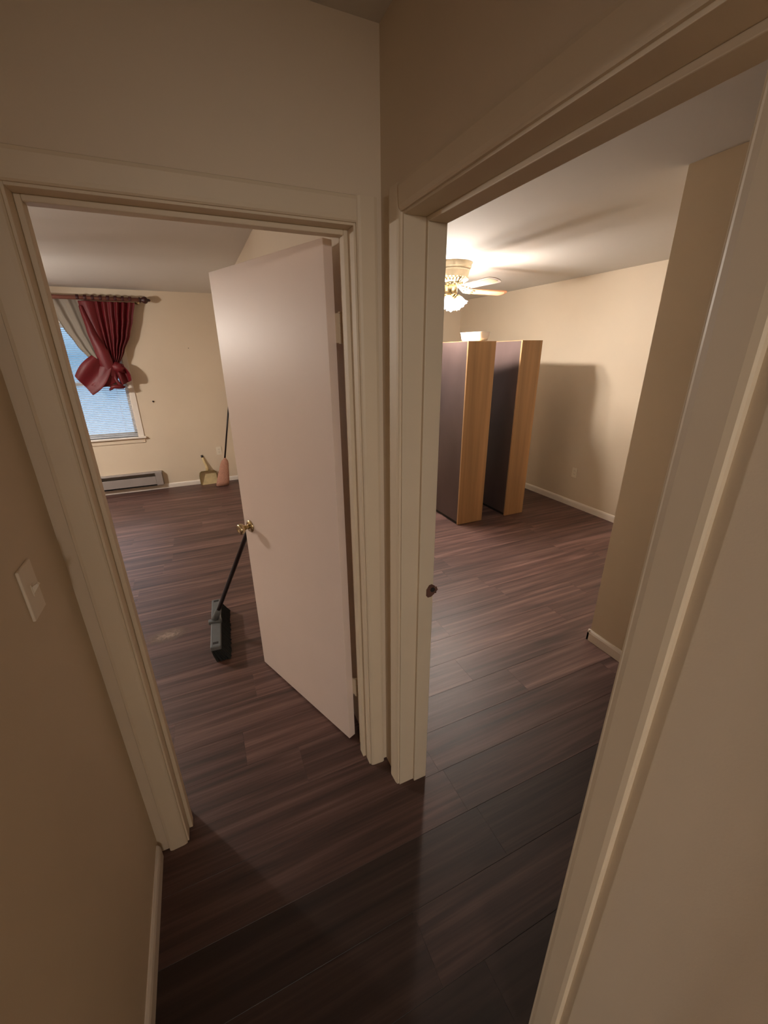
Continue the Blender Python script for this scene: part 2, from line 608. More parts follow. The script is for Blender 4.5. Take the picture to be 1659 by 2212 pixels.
skirting('baseboard_left', sk_prof(XC, +1), 1, -3.2, -0.02, 'cream baseboard of the left hall wall')
skirting('baseboard_far_left', sk_prof(FAR_A, -1, 0.062), 0, XL, -0.05, 'white baseboard under the window wall')
skirting('baseboard_outer_right', sk_prof(XR, -1, 0.075), 1, 0.205, FAR_B, 'white baseboard of the right room')
skirting('baseboard_partition', sk_prof(1.517, -1, 0.075), 1, -3.0, 0.217, 'white baseboard ending at the partition corner')
skirting('baseboard_partition_end', [(0.205, 0), (0.217, 0), (0.217, 0.054), (0.214, 0.066), (0.2086, 0.075), (0.205, 0.075)], 0, 1.505, 3.34, 'white baseboard around the partition corner')
skirting('baseboard_right', sk_prof(0.0, -1), 1, -3.2, -0.97, 'cream baseboard of the right hall wall')

# ------------------------------------------------------------------ the open door of the left room
HX, HY = -0.123, 0.152
d_dir = Vector((-0.377, 0.926, 0)).normalized()
ang = math.atan2(d_dir.y, d_dir.x)
door = struct(empty('door_1', (HX, HY, 0.010), ang), 'off-white flush door standing open into the left room')
# local x runs from the hinge edge to the free edge; hall face at y=0, room face at y=-0.035
DW, DT, DH = 0.760, 0.035, 2.028
boxobj('slab', (0, -DT, 0), (DW, 0, DH), M_DOOR, door, 0.0015)


def knob_set(side):
    """rosette, neck and tulip knob on one face"""
    s = 1 if side > 0 else -1
    y0 = 0.0 if side > 0 else -DT
    mtx = Matrix.Translation((0.700, y0, 0.897)) @ Matrix.Rotation(R(-90 * s), 4, 'X')
    bm = B()
    add_lathe(bm, [(0.033, 0), (0.033, 0.003), (0.028, 0.008), (0.016, 0.010)], 28, mtx)
    r = obj('rosette', bm, M_BRASS, door, True)
    bm = B()
    add_lathe(bm, [(0.012, 0.008), (0.0105, 0.022), (0.013, 0.032), (0.022, 0.040), (0.027, 0.050), (0.026, 0.060), (0.020, 0.066), (0.014, 0.063), (0.0, 0.061)], 28, mtx, 0.03, 6)
    obj('knob', bm, M_BRASS, r, True)


knob_set(+1)
knob_set(-1)
boxobj('latch_face', (DW - 0.0005, -DT * 0.5 - 0.012, 0.868), (DW + 0.0012, -DT * 0.5 + 0.012, 0.925), M_BRASS, door)
for hz in (1.785, 0.30):
    bm = B()
    kx, ky = -0.018, -0.040
    for q in range(3):
        add_lathe(bm, [(0.0, q * 0.029), (0.0065, q * 0.029 + 0.0005), (0.0065, q * 0.029 + 0.028), (0, q * 0.029 + 0.0285)], 12, Matrix.Translation((kx, ky, hz - 0.045)))
    add_lathe(bm, [(0.0, -0.004), (0.008, -0.003), (0.008, 0.0), (0, 0)], 12, Matrix.Translation((kx, ky, hz - 0.045)))
    add_lathe(bm, [(0.0, 0.0), (0.008, 0.0), (0.007, 0.004), (0, 0.005)], 12, Matrix.Translation((kx, ky, hz - 0.045 + 0.087)))
    add_box(bm, (kx, ky + 0.003, hz - 0.045), (0.0, ky + 0.0065, hz + 0.042))
    obj('hinge', bm, M_TRIM, door)

# ------------------------------------------------------------------ window of the left room
win = struct(empty('window_1', ((WX0 + WX1) / 2, FAR_A, WZ0)), 'white double-hung window behind a blind')
WX, WY, WZ = (WX0 + WX1) / 2, FAR_A, WZ0


def wbox(name, a, b, mt, bev=0.0, parent=None):
    """box given in world space, child of the window"""
    o = boxobj(name, (a[0] - WX, a[1] - WY, a[2] - WZ), (b[0] - WX, b[1] - WY, b[2] - WZ), mt, parent or win, bev)
    return o


t = 0.02
wbox('side_jamb', (WX1 - t, FAR_A - 0.004, WZ0), (WX1, FAR_A + 0.14, WZ1), M_WHITE, 0.001)
wbox('side_jamb', (WX0, FAR_A - 0.004, WZ0), (WX0 + t, FAR_A + 0.14, WZ1), M_WHITE, 0.001)
wbox('head_jamb', (WX0 + t, FAR_A - 0.004, WZ1 - t), (WX1 - t, FAR_A + 0.14, WZ1), M_WHITE, 0.001)
wbox('side_casing', (WX1 - 0.006, FAR_A - 0.012, WZ0), (WX1 + 0.050, FAR_A + 0.001, WZ1 + 0.05), M_WHITE, 0.003)
wbox('side_casing', (WX0 - 0.050, FAR_A - 0.012, WZ0), (WX0 + 0.006, FAR_A + 0.001, WZ1 + 0.05), M_WHITE, 0.003)
wbox('head_casing', (WX0 + 0.006, FAR_A - 0.012, WZ1 - 0.006), (WX1 - 0.006, FAR_A + 0.001, WZ1 + 0.05), M_WHITE, 0.003)
wbox('sill', (WX0 - 0.075, FAR_A - 0.045, WZ0 - 0.022), (WX1 + 0.072, FAR_A + 0.12, WZ0), M_WHITE, 0.006)
wbox('apron', (WX0 - 0.05, FAR_A - 0.012, WZ0 - 0.080), (WX1 + 0.05, FAR_A + 0.001, WZ0 - 0.022), M_WALL, 0.002)
zm = 1.40
bm = B()
for (xa, xb, za, zb) in ((WX0 + t, WX0 + t + 0.04, WZ0, WZ1 - t), (WX1 - t - 0.04, WX1 - t, WZ0, WZ1 - t),
                         (WX0 + t, WX1 - t, WZ0, WZ0 + 0.045), (WX0 + t, WX1 - t, WZ1 - t - 0.04, WZ1 - t)):
    add_box(bm, (xa - WX, 0.085, za - WZ), (xb - WX, 0.115, zb - WZ))
obj('sash', bm, M_WHITE, win)
wbox('meeting_rail', (WX0 + t + 0.04, FAR_A + 0.08, zm - 0.022), (WX1 - t - 0.04, FAR_A + 0.118, zm + 0.022), M_WHITE, 0.002)
wbox('pane', (WX0 + t + 0.04, FAR_A + 0.098, zm + 0.022), (WX1 - t - 0.04, FAR_A + 0.102, WZ1 - t - 0.04), M_PANE)
wbox('pane', (WX0 + t + 0.04, FAR_A + 0.098, WZ0 + 0.045), (WX1 - t - 0.04, FAR_A + 0.102, zm - 0.022), M_PANE)

# hidden window of the right room (daylight from it falls on the floor)
w2 = struct(empty('window_2', ((VX0 + VX1) / 2, FAR_B, VZ0)), 'plain window of the right room')
bm = B()
vw, vh = (VX1 - VX0) / 2, VZ1 - VZ0
for a, b in (((-vw, -0.01, 0), (-vw + 0.05, 0.12, vh)), ((vw - 0.05, -0.01, 0), (vw, 0.12, vh)), ((-vw + 0.05, -0.01, 0), (vw - 0.05, 0.12, 0.05)),
             ((-vw + 0.05, -0.01, vh - 0.05), (vw - 0.05, 0.12, vh)), ((-vw + 0.05, 0.06, vh / 2 - 0.02), (vw - 0.05, 0.1, vh / 2 + 0.02))):
    add_box(bm, a, b)
obj('frame', bm, M_WHITE, w2)
boxobj('pane', (-vw + 0.05, 0.078, 0.05), (vw - 0.05, 0.082, vh - 0.05), M_PANE, w2)

# ------------------------------------------------------------------ blind
BY = FAR_A + 0.030
bx0, bx1 = WX0 + t + 0.004, WX1 - t - 0.004
blind = thing('window_blind', 'white horizontal slat blind let down in the left room window', 'blind', ((bx0 + bx1) / 2, BY, WZ0 + 0.004))
bw = (bx1 - bx0) / 2
boxobj('head_rail', (-bw, -0.018, 1.300), (bw, 0.018, 1.338), M_BLIND, blind, 0.002)
boxobj('bottom_rail', (-bw, -0.013, 0.0), (bw, 0.013, 0.018), M_BLIND, blind, 0.003)


def slat_mesh():
    bm = B()
    n = 4
    a = R(14)
    top, bot = [], []
    for i in range(n + 1):
        u = (i / n - 0.5) * 0.025
        hcrown = 0.0022 * (1 - (2 * i / n - 1) ** 2)
        yy = u * math.cos(a) - hcrown * math.sin(a)
        zz = u * math.sin(a) + hcrown * math.cos(a)
        for lst, dz in ((top, 0.0003), (bot, -0.0003)):
            lst.append((bm.verts.new((-bw, yy, zz + dz)), bm.verts.new((bw, yy, zz + dz))))
    for i in range(n):
        bm.faces.new((top[i][0], top[i][1], top[i + 1][1], top[i + 1][0]))
        bm.faces.new((bot[i][0], bot[i + 1][0], bot[i + 1][1], bot[i][1]))
    for i in (0, n):
        bm.faces.new((top[i][0], bot[i][0], bot[i][1], top[i][1]))
    bmesh.ops.recalc_face_normals(bm, faces=bm.faces[:])
    me = bpy.data.meshes.new('slat')
    bm.to_mesh(me)
    bm.free()
    me.materials.append(M_BLIND)
    return me


sm = slat_mesh()
ns = 58
for i in range(ns):
    o = bpy.data.objects.new('slat', sm)
    COL.objects.link(o)
    o.parent = blind
    o.location = (0, 0, 0.032 + i * (1.262 / (ns - 1)))
for cx in (-bw + 0.12, 0.0, bw - 0.12):
    bm = B()
    add_tube(bm, [(cx, -0.0145, 0.01), (cx, -0.0145, 1.30)], 0.0010, 5)
    add_tube(bm, [(cx, 0.0145, 0.01), (cx, 0.0145, 1.30)], 0.0010, 5)
    obj('ladder_cord', bm, M_BLIND, blind)

# ------------------------------------------------------------------ curtain rod
RY, RZ = 4.872, 2.338
rod = thing('curtain_rod', 'mahogany curtain rod with a turned finial above the window', 'curtain rod', (-1.0, RY, RZ))
bm = B()
add_tube(bm, [(-1.75, 0, 0.004), (0.03, 0, -0.004)], 0.022, 14)
obj('pole', bm, M_ROD, rod, True)
bm = B()
add_lathe(bm, [(0.0, -0.005), (0.021, 0.0), (0.030, 0.006), (0.030, 0.014), (0.020, 0.020), (0.024, 0.032), (0.036, 0.050), (0.040, 0.066), (0.034, 0.082), (0.020, 0.092), (0.013, 0.100), (0.016, 0.108), (0.008, 0.120), (0.0, 0.124)],
          20, Matrix.Translation((0.025, 0, -0.004)) @ Matrix.Rotation(R(90), 4, 'Y'))
obj('finial', bm, M_DARKROD, rod, True)
for bx in (-0.006, -1.70):
    bm = B()
    add_tube(bm, [(bx, FAR_A - RY, -0.02), (bx, 0.04, -0.024), (bx, 0.0, -0.022)], 0.008, 8)
    add_lathe(bm, [(0.0, 0), (0.028, 0), (0.028, 0.006), (0, 0.008)], 16, Matrix.Translation((bx, FAR_A - RY, -0.02)) @ Matrix.Rotation(R(90), 4, 'X'))
    obj('bracket', bm, M_BRASS, rod, True)


# ------------------------------------------------------------------ curtains
def sheet(name, rows, mt, parent, thick=0.004, label=None):
    """a cloth surface from a grid of points, given real thickness"""
    bm = B()
    vs = [[bm.verts.new(p) for p in r] for r in rows]
    for i in range(len(vs) - 1):
        for k in range(len(vs[0]) - 1):
            bm.faces.new((vs[i][k], vs[i][k + 1], vs[i + 1][k + 1], vs[i + 1][k]))
    o = obj(name, bm, mt, parent, True, label)
    md = o.modifiers.new('thickness', 'SOLIDIFY')
    md.thickness = thick
    md.offset = 0
    s = o.modifiers.new('smooth', 'SUBSURF')
    s.levels = 1
    s.render_levels = 1
    return o


def lerp(a, b, u):
    return a + (b - a) * u


def interp(tab, u):
    """piecewise-linear table of (u, value)"""
    for (u0, v0), (u1, v1) in zip(tab, tab[1:]):
        if u <= u1:
            q = (u - u0) / (u1 - u0)
            q = q * q * (3 - 2 * q) * 0.5 + q * 0.5
            return v0 + (v1 - v0) * q
    return tab[-1][1]


OX, OY, OZ = -1.3, RY, 2.30
cur = thing('curtain', 'burgundy satin curtain panel tied into a knot', 'curtain', (OX, OY, OZ), 0.0, 'curtains of the left room window')
NR, NC = 30, 73
left_tab = [(0, -1.585), (0.25, -1.565), (0.5, -1.530), (0.75, -1.475), (1.0, -1.425)]
right_tab = [(0, -1.022), (0.25, -1.075), (0.5, -1.140), (0.75, -1.235), (1.0, -1.335)]
rows = []
for i in range(NR + 1):
    u = i / NR
    z = lerp(2.305, 1.600, u)
    xl, xr = interp(left_tab, u), interp(right_tab, u)
    r = []
    for k in range(NC):
        s = k / (NC - 1)
        amp = lerp(0.026, 0.040, min(1, u * 1.5)) * (1 - 0.45 * u)
        # one broad smooth fold at the left, narrow pleats to its right
        if s < 0.30:
            f = math.sin(PI * s / 0.30) * 1.5
            x = xl + (xr - xl) * s
            # the broad fold swings towards the knot's front
            x += 0.02 * u * math.sin(PI * s / 0.30)
        else:
            q = (s - 0.30) / 0.70
            f = math.sin(2 * PI * 6.0 * q) * (0.75 + 0.35 * math.sin(9 * q + 2))
            x = xl + (xr - xl) * s
        zz = z - 0.02 * math.sin(PI * s) * u
        y = RY - 0.004 - amp * f - 0.035 * math.sin(PI * s) * u
        r.append((x - OX, y - OY, zz - OZ))
    rows.append(r)
sheet('panel', rows, M_BURG, cur)
# wide sash fold crossing the front from the upper left into the tail
rows = []
for i in range(23):
    u = i / 22
    cx = interp([(0, -1.560), (0.35, -1.515), (0.65, -1.455), (1.0, -1.425)], u)
    cz = lerp(2.255, 1.50, u)
    wdt = interp([(0, 0.026), (0.3, 0.044), (0.6, 0.080), (0.85, 0.085), (1, 0.060)], u)
    r = []
    for k in range(11):
        s = k / 10 * 2 - 1
        y = RY - 0.020 - 0.038 * min(1, u * 1.6) - 0.030 * (1 - s * s) - 0.018 * math.sin(PI * u)
        r.append((cx + s * wdt * 0.94 - OX, y - OY, cz - s * wdt * 0.45 * min(1, u * 2) - OZ))
    rows.append(r)
sheet('front_fold', rows, M_BURG, cur)
# tail flaring down to the left
A0, A1 = Vector((-1.565, 0, 1.735)), Vector((-1.395, 0, 1.585))
B0, B1 = Vector((-1.785, 0, 1.508)), Vector((-1.652, 0, 1.285))
rows = []
for i in range(21):
    u = i / 20
    r = []
    for k in range(25):
        s = k / 24
        p = (A0.lerp(A1, s)).lerp(B0.lerp(B1, s), u)
        bow = 0.055 * math.sin(PI * u) * (s - 0.35)
        p.x += bow * 0.7
        p.z -= bow * 0.9
        f = math.sin(2 * PI * 1.15 * s + 0.5) * lerp(0.03, 0.022, u) + 0.02 * math.sin(PI * s)
        p.y = RY - 0.062 - f - 0.025 * math.sin(PI * u)
        r.append((p.x - OX, p.y - OY, p.z - OZ))
    rows.append(r)
sheet('tail', rows, M_BURG, cur)
# wrap between the knot and the tail
rows = []
C0, C1 = Vector((-1.53, 0, 1.62)), Vector((-1.33, 0, 1.58))
D0, D1 = Vector((-1.665, 0, 1.40)), Vector((-1.54, 0, 1.37))
for i in range(15):
    u = i / 14
    r = []
    for k in range(17):
        s = k / 16
        p = (C0.lerp(C1, s)).lerp(D0.lerp(D1, s), u)
        p.x += 0.05 * math.sin(PI * u) * s
        p.z -= 0.045 * math.sin(PI * u) * s
        p.y = RY - 0.058 - 0.03 * math.sin(PI * s) - 0.006 * math.sin(2 * PI * s)
        r.append((p.x - OX, p.y - OY, p.z - OZ))
    rows.append(r)
sheet('tail_fold', rows, M_BURG, cur)
# knot
bm = B()
bmesh.ops.create_uvsphere(bm, u_segments=24, v_segments=16, radius=1.0)
for v in bm.verts:
    d = v.co.copy()
    w = 1 + 0.10 * math.sin(7 * math.atan2(d.z, d.x) + 3 * d.y)
    v.co = Vector((d.x * 0.075 * w, d.y * 0.055, d.z * 0.060 * w))
    v.co = Matrix.Rotation(R(25), 3, 'Y') @ v.co
    v.co += Vector((-1.335 - OX, RY - 0.045 - OY, 1.590 - OZ))
obj('knot', bm, M_BURG, cur, True)
# short end curling down to the right of the knot
rows = []
E0, E1 = Vector((-1.37, 0, 1.60)), Vector((-1.285, 0, 1.625))
F0, F1 = Vector((-1.345, 0, 1.380)), Vector((-1.222, 0, 1.440))
for i in range(15):
    u = i / 14
    r = []
    for k in range(17):
        s = k / 16
        p = (E0.lerp(E1, s)).lerp(F0.lerp(F1, s), u)
        p.x += 0.03 * math.sin(PI * u) * s
        p.y = RY - 0.040 - 0.03 * math.sin(2 * PI * 1.2 * s) - 0.01 * math.sin(PI * u)
        r.append((p.x - OX, p.y - OY, p.z - OZ))
    rows.append(r)
sheet('short_end', rows, M_BURG, cur)
bm = B()
add_tube(bm, [(-1.375 - OX, -0.06, 1.545 - OZ), (-1.385 - OX, -0.07, 1.47 - OZ), (-1.36 - OX, -0.075, 1.40 - OZ), (-1.31 - OX, -0.06, 1.365 - OZ)], [0.014, 0.018, 0.020, 0.014], 10)
add_tube(bm, [(-1.475 - OX, -0.06, 1.335 - OZ), (-1.43 - OX, -0.075, 1.375 - OZ), (-1.37 - OX, -0.075, 1.372 - OZ), (-1.32 - OX, -0.06, 1.36 - OZ)], [0.010, 0.024, 0.026, 0.014], 10)
obj('curled_hem', bm, M_BURG, cur, True)
# tab loops over the rod
for k in range(8):
    xk = lerp(-1.578, -1.062, k / 7)
    rows = []
    for i in range(13):
        a = -PI * 0.75 + i / 12 * PI * 1.5
        rr = 0.0288
        yy = -rr * math.sin(a) * 1.0
        zz = RZ + rr * math.cos(a)
        rows.append([(xk - 0.014 - OX, yy, zz - OZ), (xk - OX, yy, zz - OZ), (xk + 0.014 - OX, yy, zz - OZ)])
    sheet('tab_loop', rows, M_BURGSHADE, cur, 0.003)

lin = thing('liner_curtain', 'grey sheer curtain swept behind the burgundy panel', 'curtain', (-1.7, 4.915, 2.29), 0.0, 'curtains of the left room window')
LX0, LY0, LZ0 = -1.7, 4.915, 2.29
rows = []
ltab = [(0, -1.915), (0.2, -1.862), (0.45, -1.800), (0.7, -1.720), (1.0, -1.600)]
rtab = [(0, -1.480), (0.5, -1.470), (1.0, -1.440)]
for i in range(27):
    u = i / 26
    z = lerp(2.335, 1.600, u)
    xl, xr = interp(ltab, u), interp(rtab, u)
    r = []
    for k in range(61):
        s = k / 60
        f = (math.sin(2 * PI * 3.2 * s + 0.6) + 0.3 * math.sin(2 * PI * 7.3 * s)) * 0.013 * (1 - 0.5 * u)
        r.append((lerp(xl, xr, s) - LX0, 4.938 + f - LY0, z + 0.05 * (1 - s) * u - LZ0))
    rows.append(r)
sheet('panel', rows, M_LINER, lin, 0.002)
rows = []
for i in range(13):
    u = i / 12
    r = []
    for k in range(21):
        s = k / 20
        p = Vector((-1.50, 0, 1.60)).lerp(Vector((-1.36, 0, 1.60)), s).lerp(Vector((-1.56, 0, 1.385)).lerp(Vector((-1.40, 0, 1.340)), s), u)
        r.append((p.x - LX0, 4.935 - LY0 + 0.008 * math.sin(2 * PI * 2.5 * s), p.z - LZ0))
    rows.append(r)
sheet('tied_end', rows, M_LINER, lin, 0.002)

# ------------------------------------------------------------------ baseboard heater
hx0, hx1 = -3.35, -1.120
heater = thing('baseboard_heater', 'grey electric baseboard heater under the left room window', 'heater', ((hx0 + hx1) / 2, FAR_A, 0.0))
hw = (hx1 - hx0) / 2
bm = B()
add_prism(bm, [(-0.006, 0.066), (-0.0005, 0.066), (-0.0005, 0.255), (-0.062, 0.255), (-0.070, 0.247), (-0.070, 0.240), (-0.062, 0.242), (-0.058, 0.249), (-0.006, 0.249)], 0, -hw, hw)
obj('back_cover', bm, M_HEAT, heater)
boxobj('front_panel', (-hw, -0.072, 0.085), (hw - 0.085, -0.066, 0.198), M_HEAT, heater, 0.002)
boxobj('end_cap', (hw - 0.085, -0.0725, 0.070), (hw - 0.003, -0.007, 0.240), M_HEAT, heater, 0.004)
boxobj('heating_element', (-hw + 0.02, -0.060, 0.090), (hw - 0.09, -0.007, 0.190), M_DARK, heater)
boxobj('bottom_tray', (-hw, -0.066, 0.066), (hw - 0.085, -0.007, 0.072), M_DARK, heater)
boxobj('thermostat_tab', (-0.30, -0.074, 0.192), (-0.285, -0.064, 0.205), M_DARK, heater)

# ------------------------------------------------------------------ dustpan against the wall
dp = thing('dustpan', 'yellow plastic dustpan stood on end against the far wall', 'dustpan', (-0.548, 4.902, 0.0), R(4))
tilt = Matrix.Rotation(R(-11), 4, 'X')


def tverts(bm, mtx):
    bmesh.ops.transform(bm, matrix=mtx, verts=bm.verts[:])


out = [(-0.116, 0.0), (0.116, 0.0), (0.118, 0.13), (0.108, 0.175), (0.085, 0.195), (-0.085, 0.195), (-0.108, 0.175), (-0.118, 0.13)]
bm = B()
add_prism(bm, [(x * 0.96, z) for x, z in out], 1, 0.0, 0.004)
tverts(bm, tilt)
obj('scoop', bm, M_PAN, dp)
bm = B()
rim = [out[1], out[2], out[3], out[4], out[5], out[6], out[7], out[0]]
for (xa, za), (xb, zb) in zip(rim, rim[1:]):
    ia = Vector((xa, za))
    ib = Vector((xb, zb))
    cen = Vector((0, 0.08))
    na = ia + (cen - ia).normalized() * 0.010
    nb = ib + (cen - ib).normalized() * 0.010
    ha = 0.012 + 0.040 * min(1, za / 0.15)
    hb = 0.012 + 0.040 * min(1, zb / 0.15)
    q = [bm.verts.new(p) for p in ((ia.x, 0.004, ia.y), (ib.x, 0.004, ib.y), (nb.x, 0.004, nb.y), (na.x, 0.004, na.y),
                                   (ia.x, -ha, ia.y), (ib.x, -hb, ib.y), (nb.x, -hb, nb.y), (na.x, -ha, na.y))]
    for fi in ((0, 1, 5, 4), (3, 7, 6, 2), (4, 5, 6, 7), (0, 3, 2, 1), (0, 4, 7, 3), (1, 2, 6, 5)):
        bm.faces.new([q[i] for i in fi])
tverts(bm, tilt)
obj('rim', bm, M_PANRIM, dp)
bm = B()
add_tube(bm, [(-0.005, -0.012, 0.185), (0.0, -0.010, 0.25), (-0.022, -0.006, 0.33), (-0.036, -0.004, 0.395)], [0.026, 0.019, 0.017, 0.015], 10)
tverts(bm, tilt)
hd = obj('handle', bm, M_PAN, dp, True)
bm = B()
add_tube(bm, [(-0.033, -0.0045, 0.385), (-0.040, -0.004, 0.418)], [0.017, 0.014], 10)
tverts(bm, tilt)
obj('grip_end', bm, M_BLACKROD, hd, True)

# ------------------------------------------------------------------ corner broom
br = thing('broom', 'straw broom with a thin dark handle leaning in the far corner', 'broom', (-0.385, 4.74, 0.0))
b0 = Vector((-0.385, 4.74, 0))
NZ = 12
bm = B()
prof = [(0.0, 0.082, 0.030), (0.06, 0.084, 0.032), (0.16, 0.072, 0.030), (0.25, 0.060, 0.028), (0.31, 0.052, 0.026), (0.345, 0.040, 0.022), (0.365, 0.018, 0.016), (0.380, 0.012, 0.012)]
cx = lambda z: 0.0 + 0.225 * z
cy = lambda z: 0.16 * z
rings = []
for (z, a, b) in prof:
    rings.append([bm.verts.new((cx(z) + a * math.cos(2 * PI * k / 28) * (1 + 0.03 * math.sin(5 * k)), cy(z) + b * math.sin(2 * PI * k / 28), z + (0.005 * math.sin(11 * k) + 0.006 if z == 0 else 0))) for k in range(28)])
for i in range(len(rings) - 1):
    for k in range(28):
        j = (k + 1) % 28
        bm.faces.new((rings[i][k], rings[i][j], rings[i + 1][j], rings[i + 1][k]))
bm.faces.new(rings[0][::-1])
bm.faces.new(rings[-1])
obj('bristle_head', bm, M_STRAW, br, True)
bm = B()
for zz, a, b in ((0.27, 0.060, 0.030), (0.295, 0.057, 0.029)):
    pts = [(cx(zz) + a * math.cos(2 * PI * k / 24), cy(zz) + b * math.sin(2 * PI * k / 24), zz) for k in range(25)]
    add_tube(bm, pts, 0.0022, 5)
obj('stitching', bm, M_STRAW, br)
bm = B()
add_tube(bm, [(cx(0.36), cy(0.36), 0.36), (cx(1.36), cy(1.36), 1.36)], 0.0115, 10)
obj('handle', bm, M_BLACKROD, br, True)

# ------------------------------------------------------------------ push broom by the door
pb = thing('push_broom', 'grey push broom with black bristles leaning behind the open door', 'broom', (-0.645, 1.25, 0.0), R(-3.5))
bm = B()
BL = 0.268
add_box(bm, (-0.030, -BL, 0.082), (0.030, BL, 0.112), 0.006)
blk = obj('block', bm, M_GREYBLOCK, pb)
for yy in (-BL + 0.035, BL - 0.025):
    bm = B()
    add_box(bm, (-0.016, yy - 0.010, 0.1115), (0.016, yy + 0.010, 0.1128), 0.0)
    obj('socket_slot', bm, M_DARK, blk)
bm = B()
for i in range(34):
    for k in range(5):
        y = lerp(-BL + 0.012, BL - 0.012, i / 33)
        x = lerp(-0.022, 0.024, k / 4)
        jx, jy = random.uniform(-.004, .004), random.uniform(-.004, .004)
        sp_ = 1.55
        add_tube(bm, [(x, y, 0.084), (x * 1.25 + 0.014 + jx * .5, y * 1.004 + jy * .5, 0.045), (x * sp_ + 0.034 + jx, y * 1.02 + jy, 0.001)], [0.0078, 0.0085, 0.0075], 5)
bz = obj('bristles', bm, M_BRISTLE, pb)
bz['kind'] = 'stuff'
bm = B()
add_box(bm, (-0.044, -0.020, 0.098), (0.036, 0.014, 0.124), 0.005)
add_tube(bm, [(-0.006, 0.012, 0.115), (0.030, -0.036, 0.215)], [0.024, 0.017], 12)
obj('handle_bracket', bm, M_GREYBLOCK, pb, True)
bm = B()
h0 = Vector((0.0, 0.006, 0.13))
hd_ = (Matrix.Rotation(R(3.5), 3, 'Z') @ Vector((0.262, -0.372, 0.75))).normalized()
add_tube(bm, [h0, h0 + hd_ * 1.33], 0.0125, 12)
obj('handle', bm, M_BLACKROD, pb, True)
bm = B()
add_tube(bm, [h0 + hd_ * 1.33, h0 + hd_ * 1.36], [0.014, 0.011], 12)
obj('grip_cap', bm, M_GREYBLOCK, pb, True)

# thin film of dust left on the floor
def dust_material():
    M = bpy.data.materials.new('floor_dust')
    M.use_nodes = True
    nt = M.node_tree
    N, L = nt.nodes.new, nt.links.new
    b_ = nt.nodes['Principled BSDF']
    b_.inputs['Base Color'].default_value = sr(150, 132, 122)
    b_.inputs['Roughness'].default_value = 0.9
    tc_ = N('ShaderNodeTexCoord')
    gr = N('ShaderNodeVectorMath')
    gr.operation = 'LENGTH'
    mp_ = N('ShaderNodeMapping')
    mp_.inputs['Scale'].default_value = (1 / 0.15, 1 / 0.085, 1)
    L(tc_.outputs['Object'], mp_.inputs[0])
    L(mp_.outputs[0], gr.inputs[0])
    fall = N('ShaderNodeMapRange')
    fall.inputs['From Min'].default_value = 1.0
    fall.inputs['From Max'].default_value = 0.1
    L(gr.outputs['Value'], fall.inputs['Value'])
    nz = N('ShaderNodeTexNoise')
    nz.inputs['Scale'].default_value = 45
    nz.inputs['Detail'].default_value = 6
    L(tc_.outputs['Object'], nz.inputs['Vector'])
    ml = N('ShaderNodeMath')
    ml.operation = 'MULTIPLY'
    L(fall.outputs[0], ml.inputs[0])
    L(nz.outputs[0], ml.inputs[1])
    m2 = N('ShaderNodeMath')
    m2.operation = 'MULTIPLY'
    m2.use_clamp = True
    m2.inputs[1].default_value = 1.9
    L(ml.outputs[0], m2.inputs[0])
    L(m2.outputs[0], b_.inputs['Alpha'])
    return M


bm = B()
ring_t, ring_b = [], []
for k in range(28):
    a = 2 * PI * k / 28
    q = 1 + 0.10 * math.sin(3 * a + 1) + 0.06 * math.sin(7 * a)
    x, y = 0.15 * q * math.cos(a), 0.085 * q * math.sin(a)
    ring_t.append(bm.verts.new((x, y, 0.0009)))
    ring_b.append(bm.verts.new((x * 1.02, y * 1.02, 0.0003)))
bm.faces.new(ring_t)
for k in range(28):
    j = (k + 1) % 28
    bm.faces.new((ring_b[k], ring_b[j], ring_t[j], ring_t[k]))
du = obj('dust_patch', bm, dust_material())
du.location = (-0.955, 1.385, 0)
du.rotation_euler = (0, 0, R(8))
tag(du, 'pale patch of dust on the dark floor of the left room', 'dust')
du['kind'] = 'stuff'

# ------------------------------------------------------------------ ceiling fans
def place_light(name, parent, loc, watts, size=0.028):
    ld = bpy.data.lights.new(name, 'POINT')
    ld.energy = watts
    ld.color = LAMP_COL
    ld.shadow_soft_size = size
    lo = bpy.data.objects.new(name, ld)
    COL.objects.link(lo)
    lo.parent = parent
    lo.location = loc


def blade_outline(r0, r1, w0, w1):
    pts = []
    n = 8
    pts.append((r0, -w0))
    for i in range(n + 1):
        a = -PI / 2 + PI * i / n
        pts.append((r1 - 0.05 + 0.05 * math.cos(a), w1 * math.sin(a)))
    pts.append((r0, w0))
    pts.append((r0 - 0.02, 0))
    return pts


